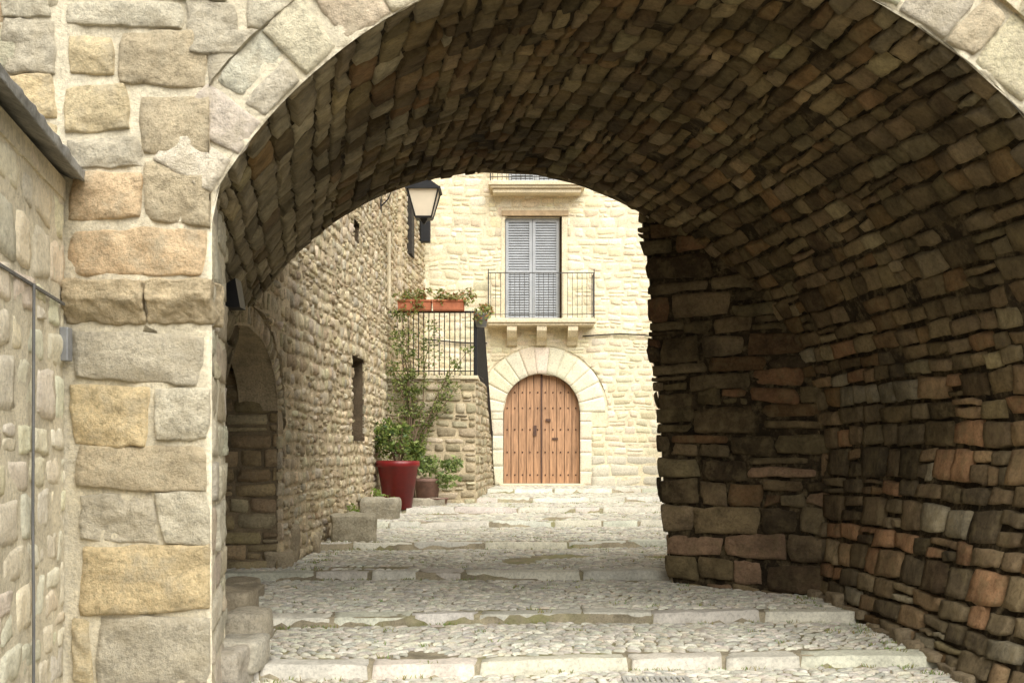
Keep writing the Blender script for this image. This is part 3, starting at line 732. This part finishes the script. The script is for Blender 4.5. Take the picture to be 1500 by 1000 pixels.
pot(p2,"small_clay_pot",(x2+.25,dd2-.3,z2),.17,.12,.16,M_pot)
leaves("leaves",[(x2,dd2-.05,z2+.78,.36,.3,.22),(x2+.38,dd2-.1,z2+.52,.26,.25,.2,.7),(x2-.25,dd2-.1,z2+.85,.25,.2,.16,.6),(x2+.45,dd2-.1,z2+.8,.22,.2,.15,.5)],1400,.045,p2,132,cols=((.18,.26,.07),(.28,.36,.11),(.38,.44,.18),(.11,.16,.045)))
p3=empty("climbing_plant"); b=B(); rng=R_(140); bx0,by0=(606-750)/F*22.7,22.7; cl=[]
for k in range(11):
    tx=rng.uniform(-2.3,-.75); pts=[];zt=rng.uniform(2.6,4.5)
    for f in np.linspace(0,1,9):
        pts.append((bx0+(tx-bx0)*f**1.6+.05*math.sin(f*9+k),by0+.05*math.sin(k+f*5)-.0,1.1+(zt-1.1)*f))
    b.tube(pts,list(np.linspace(.022,.005,9)),5)
    for q in pts[3:]: cl.append((q[0],q[1],q[2],.16,.12,.16,.55))
b.tube([(bx0,by0,z2),(bx0,by0,1.2)],.03,6)
b.obj("stems",M_stem,p3)
cl+=[(-2.25,22.7,3.4,.14,.14,.9,2.0),(-2.3,22.6,2.3,.14,.15,.7,1.6),(-2.1,22.65,1.6,.2,.15,.4,1.0),(-1.9,22.7,3.0,.3,.12,.3,1.0),(-1.7,22.7,3.7,.5,.1,.5,1.6)]
leaves("leaves",cl,4000,.034,p3,141,cols=((.14,.19,.04),(.22,.27,.07),(.32,.34,.12),(.09,.13,.03)))
p4=empty("balcony_planter")
b=B()
for a,c in ((584,632),(635,680)):
    x0=(a-750)/F*22.85;x1=(c-750)/F*22.85
    pr=[(0,0),(0,.17),(-.02,.17),(-.02,.21),(.26,.21),(.26,.17),(.24,.17),(.22,0)]
    v=[(xx+(.01 if 1<i<6 else .0)*s,22.7+y,RT+.0+z) for xx,s in ((x0,-1),(x1,1)) for i,(y,z) in enumerate(pr)]; m_=len(pr)
    b.add(v,[tuple(range(m_)),tuple(range(m_,2*m_))[::-1]]+[(i,(i+1)%m_,m_+(i+1)%m_,m_+i) for i in range(m_)])
b.obj("terracotta_boxes",M_terra,p4,.01)
leaves("plants",[((xp-750)/F*22.8,22.76,RT+.27,.17,.16,.12+.06*(i%2)) for i,xp in enumerate((590,607,624,645,664,685))]+[(-1.9,22.68,RT+.05,.3,.06,.12,.6),(-.62,22.85,RT-.05,.2,.1,.2,.9),(-.5,22.9,RT+.02,.14,.1,.12,.5)],1700,.036,p4,142,cols=((.16,.2,.05),(.26,.3,.08),(.36,.37,.14),(.36,.16,.06)))
p5=empty("hanging_pot"); pot(p5,"pot",((705-750)/F*22.9,22.95,RT-.30),.15,.10,.26,M_grey)
x,dd=(517-750)/F*16.2,16.2
blockstone("stone_block",(x,dd,gz(x,dd)+.17),.64,.5,.40,1,(.50,.45,.34),.15,amp=.05)
x,dd=(557-750)/F*19.4,19.4
blockstone("stone_block",(x,dd,gz(x,dd)+.17),.62,.5,.40,5,(.46,.42,.33),-.1,amp=.05)
x,dd=(628-750)/F*22.2,22.0
blockstone("stone_slab",(x,dd,gz(x,dd)+.07),.7,.35,.18,7,(.52,.47,.37),0,amp=.03)
rf=empty("rubble_footing"); rng=R_(150)
for k in range(15):
    d=13.45+k*.66; t=(d-10.4)/14.3; x=LA[0]+(LB[0]-LA[0])*t+rng.uniform(-.12,-.02); h=rng.uniform(.15,.5)
    blockstone("footing_%d"%k,(x,d,gz(x,d)+h/2-.04),rng.uniform(.18,.30),rng.uniform(.25,.5),h,k,np.array((.56,.47,.33))*rng.uniform(.75,1.1),rng.uniform(-.3,.3),rf,amp=.05)
for k in range(12):
    d=8.2+k*.3; c=cx(d)+RV-float(inw(d)); h=rng.uniform(.05,.14)
    blockstone("vfoot_%d"%k,(c+.05,d,gz(c,d)+h/2-.03),.20,rng.uniform(.2,.34),h,k+40,np.array((.32,.25,.16))*rng.uniform(.7,1.2),.1,rf,amp=.05)
rng=R_(160); V=[];cc=[]
spots=[]
for k in range(110):
    i=rng.randint(0,len(DS)); x=rng.uniform(-2.4,3.4); spots.append((x,DS[i]+off(x,i)-.04+rng.uniform(-.03,.03)))
for k in range(180):
    d=rng.uniform(8,24); spots.append((rng.uniform(-2.3,3),d))
for k in range(60):
    d=rng.uniform(13,22); spots.append((-2.45+rng.uniform(0,.25),d))
for k in range(30):
    d=rng.uniform(7.8,11.4); spots.append((cx(d)+RV-float(inw(d))-rng.uniform(.1,.35),d))
for x,d in spots:
    z=gz(x,d)
    for j in range(9):
        a=rng.rand()*6.28; l=rng.uniform(.02,.04); px,py=x+rng.normal()*.04,d+rng.normal()*.015; w=.005
        V+=[(px-w,py,z),(px+w,py,z),(px+math.cos(a)*l*.5+w*.3,py+math.sin(a)*l*.5,z+l),(px+math.cos(a)*l*.5-w*.3,py+math.sin(a)*l*.5,z+l)]
        cc+=[(.22*rng.uniform(.7,1.5),.26*rng.uniform(.8,1.3),.08)]*4
mesh("grass_tufts",V,np.arange(len(V)).reshape(-1,4),M_leaf,None,False,np.array(cc))
leaves("weeds",[(-2.3,16.9,gz(-2.2,16.9)+.35,.12,.12,.12),(-2.3,19.6,gz(-2.3,19.6)+.4,.12,.1,.12),(-2.2,20.8,gz(-2.2,20.8)+.2,.12,.12,.2)],350,.03,None,161,cols=((.2,.3,.05),(.3,.38,.08)))
# =================================================================== LAMP
la=empty("street_lamp"); lx,ly=(621-750)/F*22,22.; q2=math.sqrt(2)
b=B(); b.frus((lx,ly),6.49,6.53,.33*q2,.33*q2); b.frus((lx,ly),6.53,6.70,.31*q2,.12*q2); b.frus((lx,ly),6.70,6.74,.10*q2,.12*q2);b.frus((lx,ly),6.74,6.86,.06*q2,.01)
b.frus((lx,ly),5.97,6.01,.155*q2,.165*q2); b.frus((lx,ly),5.88,5.97,.03,.1)
for sx in (-1,1):
    for sy in (-1,1): b.tube([(lx+sx*.155,ly+sy*.155,6.0),(lx+sx*.29,ly+sy*.29,6.5)],.016,5)
b.tube([(lx,ly,6.84),(lx-.1,ly,6.95),(lx-.4,ly,6.98),(-2.5,ly,6.85)],.018,6)
b.tube([(-2.5,ly,6.2),(-2.35,ly,6.35),(-2.2,ly,6.7),(-2.1,ly,6.95)],.014,6)
b.box(-2.53,-2.47,ly-.05,ly+.05,6.1,6.95)
b.obj("frame",M_iron,la)
b=B(); b.frus((lx,ly),6.0,6.5,.148*q2,.278*q2); b.obj("glass",M_glass,la)
b=B(); fl=(345-750)/F*9.2
b.add([(fl-.06,9.1,2.72),(fl+.06,9.1,2.72),(fl+.02,9.1,2.95),(fl-.06,9.1,2.90),(fl-.06,9.3,2.72),(fl+.06,9.3,2.72),(fl+.02,9.3,2.95),(fl-.06,9.3,2.90)],[(0,1,2,3),(4,7,6,5),(0,4,5,1),(1,5,6,2),(2,6,7,3),(3,7,4,0)])
b.tube([(fl-.4,9.2,2.85),(fl,9.2,2.82)],.015); b.obj("floodlight",M_iron)
# =================================================================== LIGHT / CAMERA
w=bpy.data.worlds.new("World"); bpy.context.scene.world=w; w.use_nodes=True; nt=w.node_tree
sky=nt.nodes.new("ShaderNodeTexSky"); sky.sky_type='NISHITA'; sky.sun_disc=False
el=math.radians(50); az=math.radians(158)   # direction the sun is in (clockwise from +Y)
sky.sun_elevation=el; sky.sun_rotation=az; sky.air_density=1.; sky.dust_density=4.
hsv=nt.nodes.new("ShaderNodeHueSaturation"); hsv.inputs["Saturation"].default_value=.12
nt.links.new(sky.outputs[0],hsv.inputs["Color"]); bg=nt.nodes["Background"]
nt.links.new(hsv.outputs[0],bg.inputs[0]); bg.inputs[1].default_value=.15
sd=bpy.data.lights.new("sun",'SUN'); sd.energy=5.0; sd.angle=math.radians(70); sd.color=(1,.96,.84)
so=bpy.data.objects.new("sun",sd); COL.objects.link(so)
dv=Vector((math.sin(az)*math.cos(el),math.cos(az)*math.cos(el),math.sin(el)))
so.rotation_euler=dv.to_track_quat('Z','Y').to_euler()
cam=bpy.data.cameras.new("camera"); cam.lens=F/1500*36; cam.sensor_width=36; cam.shift_y=159/1500; cam.clip_end=1000
co=bpy.data.objects.new("camera",cam); COL.objects.link(co); co.location=(0,0,E); co.rotation_euler=(math.pi/2,0,0)
sc=bpy.context.scene; sc.camera=co
sc.view_settings.view_transform='Standard'; sc.view_settings.look='None'; sc.view_settings.exposure=0
